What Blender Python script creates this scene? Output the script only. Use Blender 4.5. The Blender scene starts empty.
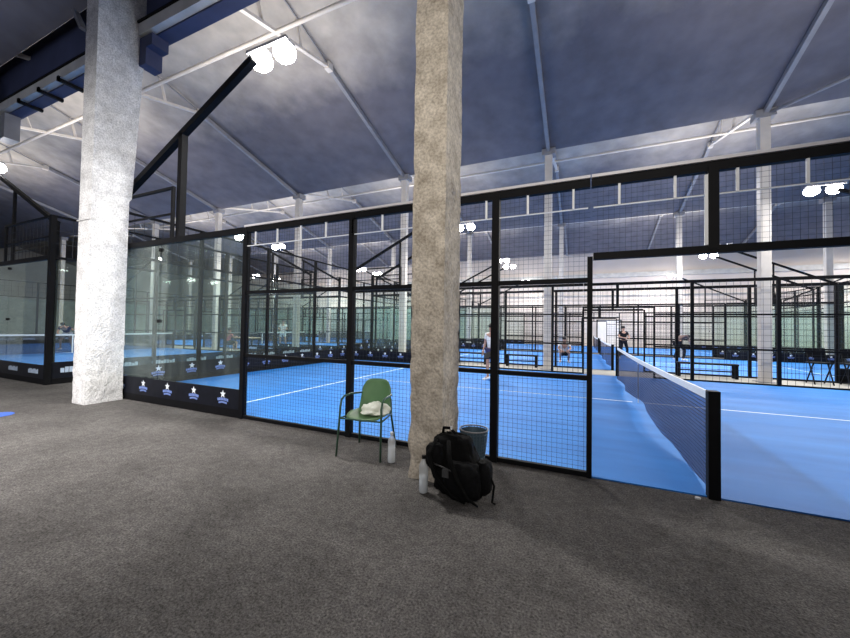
import bpy, bmesh, math, random
from mathutils import Vector, Matrix, noise
random.seed(7)
PI = math.pi
scn = bpy.context.scene
COL = scn.collection

# ------------------------------------------------------------------ mesh builder
class MB:
    def __init__(s): s.v = []; s.f = []; s.m = []; s.mi = 0; s.uv = None
    def add(s, vs, fs):
        n = len(s.v); s.v += [Vector(v) for v in vs]
        s.f += [tuple(i + n for i in f) for f in fs]; s.m += [s.mi] * len(fs); return s
    def box(s, a, b):
        x0, y0, z0 = [min(a[i], b[i]) for i in range(3)]; x1, y1, z1 = [max(a[i], b[i]) for i in range(3)]
        return s.add([(x0,y0,z0),(x1,y0,z0),(x1,y1,z0),(x0,y1,z0),(x0,y0,z1),(x1,y0,z1),(x1,y1,z1),(x0,y1,z1)],
              [(0,3,2,1),(4,5,6,7),(0,1,5,4),(1,2,6,5),(2,3,7,6),(3,0,4,7)])
    def frame(s, p, q):
        d = (Vector(q) - Vector(p)).normalized()
        u = Vector((0,0,1)) if abs(d.z) < .95 else Vector((1,0,0))
        a = d.cross(u).normalized(); b = a.cross(d).normalized()
        return a, b
    def bar(s, p, q, w, h=None):
        h = h or w; p = Vector(p); q = Vector(q); a, b = s.frame(p, q)
        vs = []
        for c in (p, q):
            for i, j in ((-1,-1),(1,-1),(1,1),(-1,1)): vs.append(c + a*i*w/2 + b*j*h/2)
        return s.add(vs, [(0,3,2,1),(4,5,6,7),(0,1,5,4),(1,2,6,5),(2,3,7,6),(3,0,4,7)])
    def tube(s, pts, r, n=10, cap=True):
        pts = [Vector(p) for p in pts]; rs = r if isinstance(r, (list, tuple)) else [r] * len(pts)
        vs = []; fs = []; a0 = None
        for k, p in enumerate(pts):
            d = (pts[min(k+1, len(pts)-1)] - pts[max(k-1, 0)]).normalized()
            if a0 is None: a0, _ = s.frame(p, p + d)
            a0 = (a0 - d * a0.dot(d)).normalized(); b = d.cross(a0)
            for i in range(n):
                t = 2*PI*i/n; vs.append(p + (a0*math.cos(t) + b*math.sin(t)) * rs[k])
        for k in range(len(pts)-1):
            for i in range(n):
                j = (i+1) % n; fs.append((k*n+i, k*n+j, (k+1)*n+j, (k+1)*n+i))
        if cap: fs.append(tuple(range(n))[::-1]); fs.append(tuple((len(pts)-1)*n + i for i in range(n)))
        return s.add(vs, fs)
    def lathe(s, c, prof, n=24):
        vs = []; fs = []
        for r, z in prof:
            for i in range(n):
                t = 2*PI*i/n; vs.append((c[0] + r*math.cos(t), c[1] + r*math.sin(t), c[2] + z))
        for k in range(len(prof)-1):
            for i in range(n):
                j = (i+1) % n; fs.append((k*n+i, k*n+j, (k+1)*n+j, (k+1)*n+i))
        return s.add(vs, fs)
    def ball(s, c, r, n=12, m=8, fn=None):
        r = r if isinstance(r, (tuple, list)) else (r, r, r); vs = []; fs = []
        for k in range(m+1):
            ph = -PI/2 + PI*k/m
            for i in range(n):
                t = 2*PI*i/n; d = Vector((math.cos(ph)*math.cos(t), math.cos(ph)*math.sin(t), math.sin(ph)))
                if fn: d = fn(d)
                vs.append((c[0] + d.x*r[0], c[1] + d.y*r[1], c[2] + d.z*r[2]))
        for k in range(m):
            for i in range(n):
                j = (i+1) % n; fs.append((k*n+i, k*n+j, (k+1)*n+j, (k+1)*n+i))
        return s.add(vs, fs)
    def build(s, name, mats, parent=None, smooth=False, local=False, bevel=0):
        me = bpy.data.meshes.new(name)
        off = Vector((0,0,0))
        if parent is not None and not local:
            off = parent.matrix_world.translation.copy()
            p = parent; off = Vector((0,0,0))
            while p is not None: off += p.location; p = p.parent
        me.from_pydata([v - off for v in s.v], [], s.f)
        if not isinstance(mats, (list, tuple)): mats = [mats]
        for m in mats: me.materials.append(m)
        for p, i in zip(me.polygons, s.m): p.material_index = i; p.use_smooth = smooth
        bm = bmesh.new(); bm.from_mesh(me); bmesh.ops.remove_doubles(bm, verts=bm.verts, dist=1e-5)
        bmesh.ops.recalc_face_normals(bm, faces=bm.faces); bm.to_mesh(me); bm.free()
        o = bpy.data.objects.new(name, me); COL.objects.link(o)
        if parent is not None: o.parent = parent
        if bevel:
            md = o.modifiers.new('bevel', 'BEVEL'); md.width = bevel; md.segments = 2; md.limit_method = 'ANGLE'
        return o

def tag(o, label=None, cat=None, group=None, kind=None):
    if label: o['label'] = label
    if cat: o['category'] = cat
    if group: o['group'] = group
    if kind: o['kind'] = kind
    return o
def thing(name, label, cat, loc=(0,0,0), rz=0, group=None):
    o = bpy.data.objects.new(name, None); COL.objects.link(o); o.location = loc; o.rotation_euler = (0,0,rz)
    o.empty_display_size = .2
    return tag(o, label, cat, group)
def copy_tree(o, parent=None):
    c = o.copy(); COL.objects.link(c); c.parent = parent
    for ch in list(o.children): copy_tree(ch, c)
    return c

# ------------------------------------------------------------------ materials
def new(name):
    m = bpy.data.materials.new(name); m.use_nodes = True; nt = m.node_tree
    return m, nt, nt.nodes['Principled BSDF']
def plain(name, c, rough=.6, metal=0, noise_amt=.12, scale=8, bump=0, emis=None, es=0):
    m, nt, b = new(name); N = nt.nodes; L = nt.links
    tc = N.new('ShaderNodeTexCoord'); n = N.new('ShaderNodeTexNoise'); n.inputs['Scale'].default_value = scale; n.inputs['Detail'].default_value = 5
    L.new(tc.outputs['Object'], n.inputs['Vector'])
    r = N.new('ShaderNodeValToRGB'); r.color_ramp.elements[0].position = .3; r.color_ramp.elements[1].position = .7
    r.color_ramp.elements[0].color = (*[x*(1-noise_amt) for x in c], 1); r.color_ramp.elements[1].color = (*[min(1, x*(1+noise_amt)) for x in c], 1)
    L.new(n.outputs['Fac'], r.inputs['Fac']); L.new(r.outputs['Color'], b.inputs['Base Color'])
    b.inputs['Roughness'].default_value = rough; b.inputs['Metallic'].default_value = metal
    if bump:
        bp = N.new('ShaderNodeBump'); bp.inputs['Strength'].default_value = bump; bp.inputs['Distance'].default_value = .02
        L.new(n.outputs['Fac'], bp.inputs['Height']); L.new(bp.outputs['Normal'], b.inputs['Normal'])
    if emis: b.inputs['Emission Color'].default_value = (*emis, 1); b.inputs['Emission Strength'].default_value = es
    if 'black' in name: b.inputs['Specular IOR Level'].default_value = .12
    return m

def carpet_mat():
    m, nt, b = new('grey_carpet'); N = nt.nodes; L = nt.links
    tc = N.new('ShaderNodeTexCoord')
    n1 = N.new('ShaderNodeTexNoise'); n1.inputs['Scale'].default_value = 70; n1.inputs['Detail'].default_value = 4; n1.inputs['Roughness'].default_value = .7
    n2 = N.new('ShaderNodeTexNoise'); n2.inputs['Scale'].default_value = 1.3; n2.inputs['Detail'].default_value = 5
    n3 = N.new('ShaderNodeTexNoise'); n3.inputs['Scale'].default_value = 14; n3.inputs['Detail'].default_value = 5
    for n in (n1, n2, n3): L.new(tc.outputs['Object'], n.inputs['Vector'])
    r = N.new('ShaderNodeValToRGB'); r.color_ramp.elements[0].position = .3; r.color_ramp.elements[1].position = .72
    r.color_ramp.elements[0].color = (.035, .032, .030, 1); r.color_ramp.elements[1].color = (.25, .233, .222, 1)
    L.new(n1.outputs['Fac'], r.inputs['Fac'])
    def mul(a, f, lo, hi):
        mr = N.new('ShaderNodeMapRange'); mr.inputs['From Min'].default_value = .3; mr.inputs['From Max'].default_value = .7
        mr.inputs['To Min'].default_value = lo; mr.inputs['To Max'].default_value = hi; L.new(f, mr.inputs['Value'])
        mx = N.new('ShaderNodeMix'); mx.data_type = 'RGBA'; mx.blend_type = 'MULTIPLY'; mx.inputs['Factor'].default_value = 1
        L.new(a, mx.inputs['A']); L.new(mr.outputs['Result'], mx.inputs['B']); return mx.outputs['Result']
    c = mul(r.outputs['Color'], n2.outputs['Fac'], .75, 1.15); c = mul(c, n3.outputs['Fac'], .75, 1.15)
    L.new(c, b.inputs['Base Color']); b.inputs['Roughness'].default_value = .95; b.inputs['Specular IOR Level'].default_value = .1
    bp = N.new('ShaderNodeBump'); bp.inputs['Strength'].default_value = .9; bp.inputs['Distance'].default_value = .012
    L.new(n1.outputs['Fac'], bp.inputs['Height']); L.new(bp.outputs['Normal'], b.inputs['Normal'])
    return m

def turf_mat():
    m, nt, b = new('blue_turf'); N = nt.nodes; L = nt.links
    tc = N.new('ShaderNodeTexCoord')
    n1 = N.new('ShaderNodeTexNoise'); n1.inputs['Scale'].default_value = .9; n1.inputs['Detail'].default_value = 6
    mp = N.new('ShaderNodeMapping'); mp.inputs['Scale'].default_value = (.6, 2.5, 1); L.new(tc.outputs['Object'], mp.inputs['Vector']); L.new(mp.outputs['Vector'], n1.inputs['Vector'])
    r = N.new('ShaderNodeValToRGB'); r.color_ramp.elements[0].position = .3; r.color_ramp.elements[1].position = .75
    r.color_ramp.elements[0].color = (.012, .15, .50, 1); r.color_ramp.elements[1].color = (.026, .225, .66, 1)
    L.new(n1.outputs['Fac'], r.inputs['Fac']); L.new(r.outputs['Color'], b.inputs['Base Color'])
    n2 = N.new('ShaderNodeTexNoise'); n2.inputs['Scale'].default_value = 160; L.new(tc.outputs['Object'], n2.inputs['Vector'])
    bp = N.new('ShaderNodeBump'); bp.inputs['Strength'].default_value = .5; bp.inputs['Distance'].default_value = .006
    L.new(n2.outputs['Fac'], bp.inputs['Height']); L.new(bp.outputs['Normal'], b.inputs['Normal'])
    b.inputs['Roughness'].default_value = .62; b.inputs['Specular IOR Level'].default_value = .35
    return m

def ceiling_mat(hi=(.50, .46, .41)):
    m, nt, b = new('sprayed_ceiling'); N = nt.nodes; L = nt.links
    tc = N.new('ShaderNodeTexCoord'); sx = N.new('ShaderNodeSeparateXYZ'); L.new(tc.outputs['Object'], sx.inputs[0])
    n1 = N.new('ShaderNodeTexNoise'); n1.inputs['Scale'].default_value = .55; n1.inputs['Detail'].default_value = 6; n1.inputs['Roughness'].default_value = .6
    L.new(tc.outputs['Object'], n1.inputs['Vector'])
    # base colour blends with height, slate blue low to the hi tone above
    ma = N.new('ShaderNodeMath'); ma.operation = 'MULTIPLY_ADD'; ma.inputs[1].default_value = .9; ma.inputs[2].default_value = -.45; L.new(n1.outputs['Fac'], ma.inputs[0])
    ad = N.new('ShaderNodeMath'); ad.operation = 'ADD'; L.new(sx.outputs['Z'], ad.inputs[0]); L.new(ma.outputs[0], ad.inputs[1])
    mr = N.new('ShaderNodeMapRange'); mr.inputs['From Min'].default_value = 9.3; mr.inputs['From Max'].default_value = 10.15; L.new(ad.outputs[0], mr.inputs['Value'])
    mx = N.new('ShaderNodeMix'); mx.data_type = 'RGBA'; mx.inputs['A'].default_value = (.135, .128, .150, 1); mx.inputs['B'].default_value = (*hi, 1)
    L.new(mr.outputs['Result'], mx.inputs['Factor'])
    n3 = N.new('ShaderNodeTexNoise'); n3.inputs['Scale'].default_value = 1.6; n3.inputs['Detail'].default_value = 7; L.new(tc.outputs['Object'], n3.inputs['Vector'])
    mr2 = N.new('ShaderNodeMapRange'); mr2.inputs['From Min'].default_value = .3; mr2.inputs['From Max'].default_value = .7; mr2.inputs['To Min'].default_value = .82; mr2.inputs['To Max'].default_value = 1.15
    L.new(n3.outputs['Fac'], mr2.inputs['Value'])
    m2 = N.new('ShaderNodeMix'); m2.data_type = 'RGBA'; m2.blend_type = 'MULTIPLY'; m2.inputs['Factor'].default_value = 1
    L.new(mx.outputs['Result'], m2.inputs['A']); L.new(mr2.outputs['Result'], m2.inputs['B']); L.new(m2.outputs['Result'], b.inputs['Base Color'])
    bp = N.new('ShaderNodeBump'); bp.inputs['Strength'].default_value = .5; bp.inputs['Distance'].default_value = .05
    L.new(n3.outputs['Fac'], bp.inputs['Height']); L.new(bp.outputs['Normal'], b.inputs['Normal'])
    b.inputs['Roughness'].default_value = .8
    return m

def concrete_mat(name, lo, hi, sc=6):
    m, nt, b = new(name); N = nt.nodes; L = nt.links
    tc = N.new('ShaderNodeTexCoord')
    n1 = N.new('ShaderNodeTexNoise'); n1.inputs['Scale'].default_value = sc; n1.inputs['Detail'].default_value = 8; n1.inputs['Roughness'].default_value = .65
    L.new(tc.outputs['Object'], n1.inputs['Vector'])
    n2 = N.new('ShaderNodeTexNoise'); n2.inputs['Scale'].default_value = 38; n2.inputs['Detail'].default_value = 6; L.new(tc.outputs['Object'], n2.inputs['Vector'])
    r = N.new('ShaderNodeValToRGB'); r.color_ramp.elements[0].position = .32; r.color_ramp.elements[1].position = .62
    r.color_ramp.elements[0].color = (*lo, 1); r.color_ramp.elements[1].color = (*hi, 1)
    L.new(n1.outputs['Fac'], r.inputs['Fac'])
    mr = N.new('ShaderNodeMapRange'); mr.inputs['From Min'].default_value = .35; mr.inputs['From Max'].default_value = .6; mr.inputs['To Min'].default_value = .72; mr.inputs['To Max'].default_value = 1.08
    L.new(n2.outputs['Fac'], mr.inputs['Value'])
    mx = N.new('ShaderNodeMix'); mx.data_type = 'RGBA'; mx.blend_type = 'MULTIPLY'; mx.inputs['Factor'].default_value = 1
    L.new(r.outputs['Color'], mx.inputs['A']); L.new(mr.outputs['Result'], mx.inputs['B']); L.new(mx.outputs['Result'], b.inputs['Base Color'])
    bp = N.new('ShaderNodeBump'); bp.inputs['Strength'].default_value = .8; bp.inputs['Distance'].default_value = .02
    L.new(n2.outputs['Fac'], bp.inputs['Height']); L.new(bp.outputs['Normal'], b.inputs['Normal'])
    b.inputs['Roughness'].default_value = .9
    return m

def glass_mat(name, tint, gl=.08):
    m, nt, b = new(name); N = nt.nodes; L = nt.links; N.remove(b)
    out = [n for n in N if n.type == 'OUTPUT_MATERIAL'][0]
    t = N.new('ShaderNodeBsdfTransparent'); t.inputs['Color'].default_value = (*tint, 1)
    g = N.new('ShaderNodeBsdfGlossy'); g.inputs['Roughness'].default_value = .04; g.inputs['Color'].default_value = (.9, 1, .96, 1)
    lw = N.new('ShaderNodeLayerWeight'); lw.inputs['Blend'].default_value = .5
    pw = N.new('ShaderNodeMath'); pw.operation = 'POWER'; pw.inputs[1].default_value = 3.0; L.new(lw.outputs['Facing'], pw.inputs[0])
    sc_ = N.new('ShaderNodeMath'); sc_.operation = 'MULTIPLY_ADD'; sc_.inputs[1].default_value = .35; sc_.inputs[2].default_value = .02; L.new(pw.outputs[0], sc_.inputs[0])
    mx = N.new('ShaderNodeMixShader'); L.new(sc_.outputs[0], mx.inputs[0]); L.new(t.outputs[0], mx.inputs[1]); L.new(g.outputs[0], mx.inputs[2])
    # dusty film with streaks
    d = N.new('ShaderNodeBsdfDiffuse'); d.inputs['Color'].default_value = (.62, .72, .68, 1)
    tc = N.new('ShaderNodeTexCoord'); mp = N.new('ShaderNodeMapping'); mp.inputs['Scale'].default_value = (3, 3, .35); n = N.new('ShaderNodeTexNoise'); n.inputs['Scale'].default_value = 1.5; n.inputs['Detail'].default_value = 4
    L.new(tc.outputs['Object'], mp.inputs[0]); L.new(mp.outputs[0], n.inputs['Vector'])
    mr = N.new('ShaderNodeMapRange'); mr.inputs['From Min'].default_value = .35; mr.inputs['From Max'].default_value = .7; mr.inputs['To Min'].default_value = gl*.4; mr.inputs['To Max'].default_value = gl*1.6
    L.new(n.outputs['Fac'], mr.inputs['Value'])
    m2 = N.new('ShaderNodeMixShader'); L.new(mr.outputs['Result'], m2.inputs[0]); L.new(mx.outputs[0], m2.inputs[1]); L.new(d.outputs[0], m2.inputs[2])
    L.new(m2.outputs[0], out.inputs['Surface'])
    return m

def net_mat():
    m, nt, b = new('net_cord'); N = nt.nodes; L = nt.links
    out = [n for n in N if n.type == 'OUTPUT_MATERIAL'][0]
    tc = N.new('ShaderNodeTexCoord'); sx = N.new('ShaderNodeSeparateXYZ'); L.new(tc.outputs['UV'], sx.inputs[0])
    outs = []
    for ax, f in (('X', 220), ('Y', 24)):
        mu = N.new('ShaderNodeMath'); mu.operation = 'MULTIPLY'; mu.inputs[1].default_value = f; L.new(sx.outputs[ax], mu.inputs[0])
        fr = N.new('ShaderNodeMath'); fr.operation = 'FRACT'; L.new(mu.outputs[0], fr.inputs[0])
        lt = N.new('ShaderNodeMath'); lt.operation = 'LESS_THAN'; lt.inputs[1].default_value = .2; L.new(fr.outputs[0], lt.inputs[0]); outs.append(lt)
    mxn = N.new('ShaderNodeMath'); mxn.operation = 'MAXIMUM'; L.new(outs[0].outputs[0], mxn.inputs[0]); L.new(outs[1].outputs[0], mxn.inputs[1])
    b.inputs['Base Color'].default_value = (.012, .014, .03, 1); b.inputs['Roughness'].default_value = .7
    t = N.new('ShaderNodeBsdfTransparent'); t.inputs['Color'].default_value = (.38, .38, .46, 1)
    mx = N.new('ShaderNodeMixShader'); L.new(mxn.outputs[0], mx.inputs[0]); L.new(t.outputs[0], mx.inputs[1]); L.new(b.outputs[0], mx.inputs[2]); L.new(mx.outputs[0], out.inputs['Surface'])
    return m

M = {
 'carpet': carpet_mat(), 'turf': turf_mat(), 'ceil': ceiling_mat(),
 'line': plain('white_court_line', (.72, .85, .9), .6, noise_amt=.05),
 'black': plain('black_powder_coat', (.005, .005, .006), .6, 0, .2),
 'wire': plain('dark_mesh_wire', (.022, .024, .030), .6, .3, .1),
 'shine': plain('top_edge_highlight', (.62, .60, .62), .4, .1, .05),  # pale colour for light reflecting off the rail top
 'clip': plain('white_clip', (.8, .8, .8), .4, 0, .05),
 'banner': plain('black_banner', (.008, .009, .014), .5, 0, .2),
 'star': plain('pale_print', (.75, .8, .85), .6, 0, .05),
 'print': plain('blue_print', (.16, .24, .55), .6, 0, .1),
 'paleprint': plain('pale_blue_print', (.42, .52, .66), .6, 0, .1),
 'glass': glass_mat('court_glass', (.93, .965, .95), .022),
 'glassfar': glass_mat('court_glass_far', (.93, .965, .95), .022),
 'steelwhite': plain('white_steel', (.60, .56, .52), .55, 0, .08, 3),
 'steelgrey': plain('grey_steel', (.26, .26, .28), .55, .1, .12, 3),
 'beam': plain('pale_steel_beam', (.62, .60, .57), .6, 0, .12, 3),
 'gutter': plain('blue_gutter', (.045, .055, .12), .7, 0, .15, 2),
 'conA': concrete_mat('pale_concrete', (.58, .57, .56), (.88, .87, .86), 5),
 'conB': concrete_mat('beige_concrete', (.36, .31, .245), (.66, .59, .49), 5),
 'wall': plain('cream_wall', (.74, .66, .61), .8, 0, .05, .6),
 'wallgrey': plain('grey_wall', (.42, .42, .41), .8, 0, .08, .6),
 'sheet': plain('green_grey_sheet', (.42, .49, .46), .35, 0, .25, .8),
 'door': plain('white_door', (.95, .92, .9), .5, 0, .03),
 'tape': plain('white_net_tape', (.78, .82, .86), .5, 0, .04),
 'tapemark': plain('grey_tape_mark', (.33, .36, .45), .5, 0, .05),
 'net': net_mat(),
 'lamp': plain('floodlight_glow', (1, 1, 1), .5, emis=(1, .98, .95), es=40),
 'chair': plain('green_plastic', (.075, .17, .065), .45, 0, .1, 6),
 'chairseat': plain('light_green_plastic', (.12, .22, .10), .42, 0, .1, 6),
 'chairleg': plain('dark_green_tube', (.035, .085, .05), .35, .2, .1),
 'cloth': plain('white_towel', (.88, .90, .78), .9, 0, .08, 30, .5),
 'bag': plain('black_nylon', (.003, .003, .003), .8, 0, .4, 22, .4),
 'bag2': plain('black_nylon_light', (.004, .004, .0045), .75, 0, .3, 30, .4),
 'zip': plain('grey_logo', (.05, .05, .05), .5, 0, .2),
 'tagw': plain('white_tag', (.7, .7, .7), .6),
 'bin': plain('blue_grey_wire', (.10, .15, .19), .4, .5, .1),
 'blackcap': plain('black_cap', (.01, .01, .01), .4),
 'whitecap': plain('clear_white_cap', (.7, .72, .72), .4),
 'water': plain('bottle_water', (.62, .64, .66), .15, 0, .1, 30),
 'skin': plain('skin', (.45, .26, .19), .6, 0, .06),
 'hair': plain('dark_hair', (.012, .01, .01), .6, 0, .2, 40),
 'wshirt': plain('white_shirt', (.72, .72, .72), .8, 0, .05), 'navy': plain('navy_shirt', (.02, .022, .09), .8, 0, .1),
 'pink': plain('pink_shirt', (.6, .16, .18), .8, 0, .1), 'dark': plain('black_clothes', (.012, .012, .015), .8, 0, .1),
 'brown': plain('brown_shirt', (.10, .065, .06), .8, 0, .1), 'greyc': plain('grey_clothes', (.30, .31, .34), .8, 0, .1),
 'wood': plain('tan_table_top', (.5, .38, .28), .5, 0, .1), 'bluemat': plain('blue_floor_sticker', (.03, .12, .55), .6),
 'corr': plain('beige_walkway', (.36, .35, .32), .85, 0, .08, 2),
}
# clear bottle
def bottle_mat():
    m, nt, b = new('clear_plastic'); N = nt.nodes; L = nt.links
    out = [n for n in N if n.type == 'OUTPUT_MATERIAL'][0]
    b.inputs['Base Color'].default_value = (.75, .77, .78, 1); b.inputs['Roughness'].default_value = .15
    t = N.new('ShaderNodeBsdfTransparent'); t.inputs['Color'].default_value = (.92, .94, .95, 1)
    mx = N.new('ShaderNodeMixShader'); mx.inputs[0].default_value = .38; L.new(t.outputs[0], mx.inputs[1]); L.new(b.outputs[0], mx.inputs[2]); L.new(mx.outputs[0], out.inputs['Surface'])
    return m
M['bottle'] = bottle_mat()

# ------------------------------------------------------------------ court constants
W = 8.95          # court width in depth
HL = 10.5         # half length
ROWS = [0.0, 10.8, 21.6]
COLX = [-20.6-18.45+6.15*i for i in range(3)] + [-20.6, -14.45, -8.29, -2.22, 3.98, 10.1, 16.2]
COLY = [9.85, 19.9]
VAL = [-0.2, 9.85, 19.9, 29.95]      # roof valleys
SL = .273
BACK = 32.0

# ------------------------------------------------------------------ setting
b = MB(); b.add([(-60,-9,0),(30,-9,0),(30,BACK,0),(-60,BACK,0)], [(0,1,2,3)]); tag(b.build('floor', M['carpet']), kind='structure')
b = MB(); b.box((-60,W+.07,0),(30,10.73,.004)); tag(b.build('floor_walkway', M['corr']), 'pale walkway strip between the first and second court rows', None, kind='structure')
# sawtooth ceiling
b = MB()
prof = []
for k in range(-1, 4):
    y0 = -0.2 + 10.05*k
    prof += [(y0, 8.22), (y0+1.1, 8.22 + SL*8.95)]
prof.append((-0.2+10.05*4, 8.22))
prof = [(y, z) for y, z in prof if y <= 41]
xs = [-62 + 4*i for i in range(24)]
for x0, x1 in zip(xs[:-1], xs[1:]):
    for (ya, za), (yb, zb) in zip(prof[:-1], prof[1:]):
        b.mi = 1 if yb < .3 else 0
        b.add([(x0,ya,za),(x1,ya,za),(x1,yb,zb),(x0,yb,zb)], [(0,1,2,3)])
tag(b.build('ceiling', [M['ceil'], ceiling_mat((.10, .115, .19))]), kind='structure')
# walls
b = MB(); b.box((-60,BACK,0),(30,BACK+.2,11)); tag(b.build('wall_back', M['wall']), kind='structure')
b = MB(); b.box((-60.2,-9,0),(-60,BACK,11)); tag(b.build('wall_left', M['wallgrey']), kind='structure')
b = MB(); b.box((30,-9,0),(30.2,BACK,11)); tag(b.build('wall_right', M['wallgrey']), kind='structure')
# horizontal pipe / wall beam on the back wall
b = MB(); b.box((-58,BACK-.25,6.25),(29,BACK,6.65)); tag(b.build('trim_1', M['beam']), kind='structure')
b = MB(); b.box((-58,BACK-.12,4.55),(29,BACK,4.7)); tag(b.build('trim_2', M['beam']), kind='structure')
# pale door
dr = MB().box((.35,BACK-.06,0),(2.2,BACK,2.35)).build('door_1', M['door']); tag(dr, kind='structure')
MB().box((.27,BACK-.1,0),(.35,BACK,2.43)).box((2.2,BACK-.1,0),(2.28,BACK,2.43)).box((.27,BACK-.1,2.35),(2.28,BACK,2.43)).build('door_frame', M['black'], dr)
MB().ball((2.0, BACK-.09, 1.05), .05).build('door_handle', M['black'], dr)
# green grey cladding on the left of the back wall, seamed
for k in range(14):
    x0 = -57 + k*3.2
    p = MB().box((x0+.03,BACK-.1,0),(x0+3.17,BACK-.02,3.75)).build('wall_cladding_panel', M['sheet']); tag(p, kind='structure')
b = MB(); b.box((-59.9,-4,0),(-59.8,BACK,4)); tag(b.build('wall_cladding_left', M['sheet']), kind='structure')

# grey blue gutter box and steel beam along the concrete columns
b = MB(); b.box((-58,.10,7.19),(29,.35,8.75)); tag(b.build('trim_3', M['gutter']), 'blue gutter casing running along the concrete column line', None, kind='structure')
bm_ = thing('steel_beam', 'pale grey steel beam running across the tops of the concrete columns', 'beam', (-5,.03,7.19))
MB().box((-58,-.03,7.23),(29,.10,7.46)).build('beam_web', M['beam'], bm_)
MB().box((-58,-.06,7.46),(29,.10,7.50)).build('flange', M['black'], bm_)
for x in (-14.4,-13.3,-12.3):
    h = MB().box((x-.04,-.10,7.12),(x+.04,.37,7.19)).box((x-.04,-.10,7.12),(x+.04,-.06,7.23)).build('beam_clip', M['black']); 
    tag(h, 'small black clip under the grey steel beam left of the whitish concrete column', 'clip', 'black clips under the steel beam')

# ------------------------------------------------------------------ steel columns and trusses
def steel_column(x, y, lab):
    t = thing('steel_column', lab, 'column', (x, y, 0))
    w = .13
    MB().box((x-w,y-w,0),(x+w,y+w,8.15)).build('shaft', M['steelwhite'], t, bevel=.015)
    MB().box((x-.22,y-.22,0),(x+.22,y+.22,.03)).build('base_plate', M['steelgrey'], t)
    MB().box((x-.24,y-.2,8.0),(x+.24,y+.2,8.22)).build('cap_plate', M['steelgrey'], t)
    return t
CL = [{-39.05: 'between the left corner post and the whitish concrete column', -26.75: 'behind the side glass, just right of the whitish concrete column',
  -20.6: 'behind the side glass, nearest the left fence post', -14.45: 'behind the nearest court, seen through the leftmost mesh panel', -8.29: 'behind the nearest court, beside the beige concrete column',
  -2.22: 'behind the nearest court, left of the gate opening', 3.98: 'behind the nearest court, seen through the gate opening'},
 {-39.05: 'behind the side glass, third from its left edge', -32.9: 'behind the side glass, close to the right edge', -26.75: 'seen in the left half of the leftmost mesh panel',
  -20.6: 'seen in the right half of the leftmost mesh panel', -14.45: 'seen left of the beige concrete column', -8.29: 'seen right of the beige concrete column',
  -2.22: 'seen left of the gate opening', 3.98: 'seen through the gate opening left of the nearer column', 10.1: 'seen at the right edge of the gate opening'}]
for j, y in enumerate(COLY):
    for x, d in CL[j].items():
        steel_column(x, y, ('white square steel column ' if j == 0 else 'distant white steel column ') + d)

def truss(x, k, lab, grp=None):
    yv = -0.2 + 10.05*k
    t = thing('roof_truss', lab, 'truss', (x, yv, 8.22), group=grp)
    def Z(o): return 8.22 + SL*(10.05 - o)
    N_ = (4.78, Z(4.78) - .12)
    # lower rafter under the falling ceiling
    MB().bar((x, yv+N_[0], N_[1]), (x, yv+9.95, Z(9.95)-.10), .12, .14).build('rafter', M['steelgrey'], t)
    MB().bar((x, yv+1.2, Z(1.2)-.06), (x, yv+N_[0], N_[1]+.04), .04, .04).build('upper_rafter', M['steelgrey'], t)
    MB().bar((x, yv+.05, 8.36), (x, yv+N_[0]+.1, N_[1]), .11, .08).build('tie_chord', M['steelwhite'], t)
    MB().box((x-.09, yv+N_[0]-.1, N_[1]-.12), (x+.09, yv+N_[0]+.1, N_[1]+.1)).build('node_plate', M['steelwhite'], t)
    c = lambda o: 8.36 + (N_[1]-8.36)*o/N_[0]
    for o, p in ((2.3, 1.75), (3.6, 3.4)):
        MB().bar((x, yv+o, c(o)), (x, yv+p, Z(p)-.03), .09, .03).build('hanger', M['steelwhite'], t)
    return t
bays = ['first roof bay', 'second roof bay', 'third roof bay']
nth = ['leftmost', 'second from the left', 'third from the left', 'fourth from the left', 'fifth from the left', 'sixth from the left', 'seventh from the left', 'eighth from the left', 'last on the right']
for k in range(3):
    n_ = 0
    for x in COLX:
        if (k == 0 and not -34 < x < 8) or (k == 1 and not -40 < x < 12) or x > 17 or x < -40: continue
        truss(x, k, f'pale bent truss under the {bays[k]}, {nth[n_]}'); n_ += 1
        if n_ > 8: break
for k in range(3):
    yv = -0.2 + 10.05*k
    p = MB().tube([(-58, yv+2.72, 9.0), (29, yv+2.72, 9.0)], .055, 8).build('roof_pipe', M['steelwhite'], smooth=True)
    tag(p, f'long straight white pipe under the {bays[k]}', 'pipe')
# diagonal wind brace near the right column
t = MB().tube([(4.05,9.7,8.1),(9.6,6.6,8.98)], .05, 8).build('wind_brace', M['steelgrey'], smooth=True); tag(t, 'thin diagonal roof brace right of the steel column at the right', 'brace')

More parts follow.
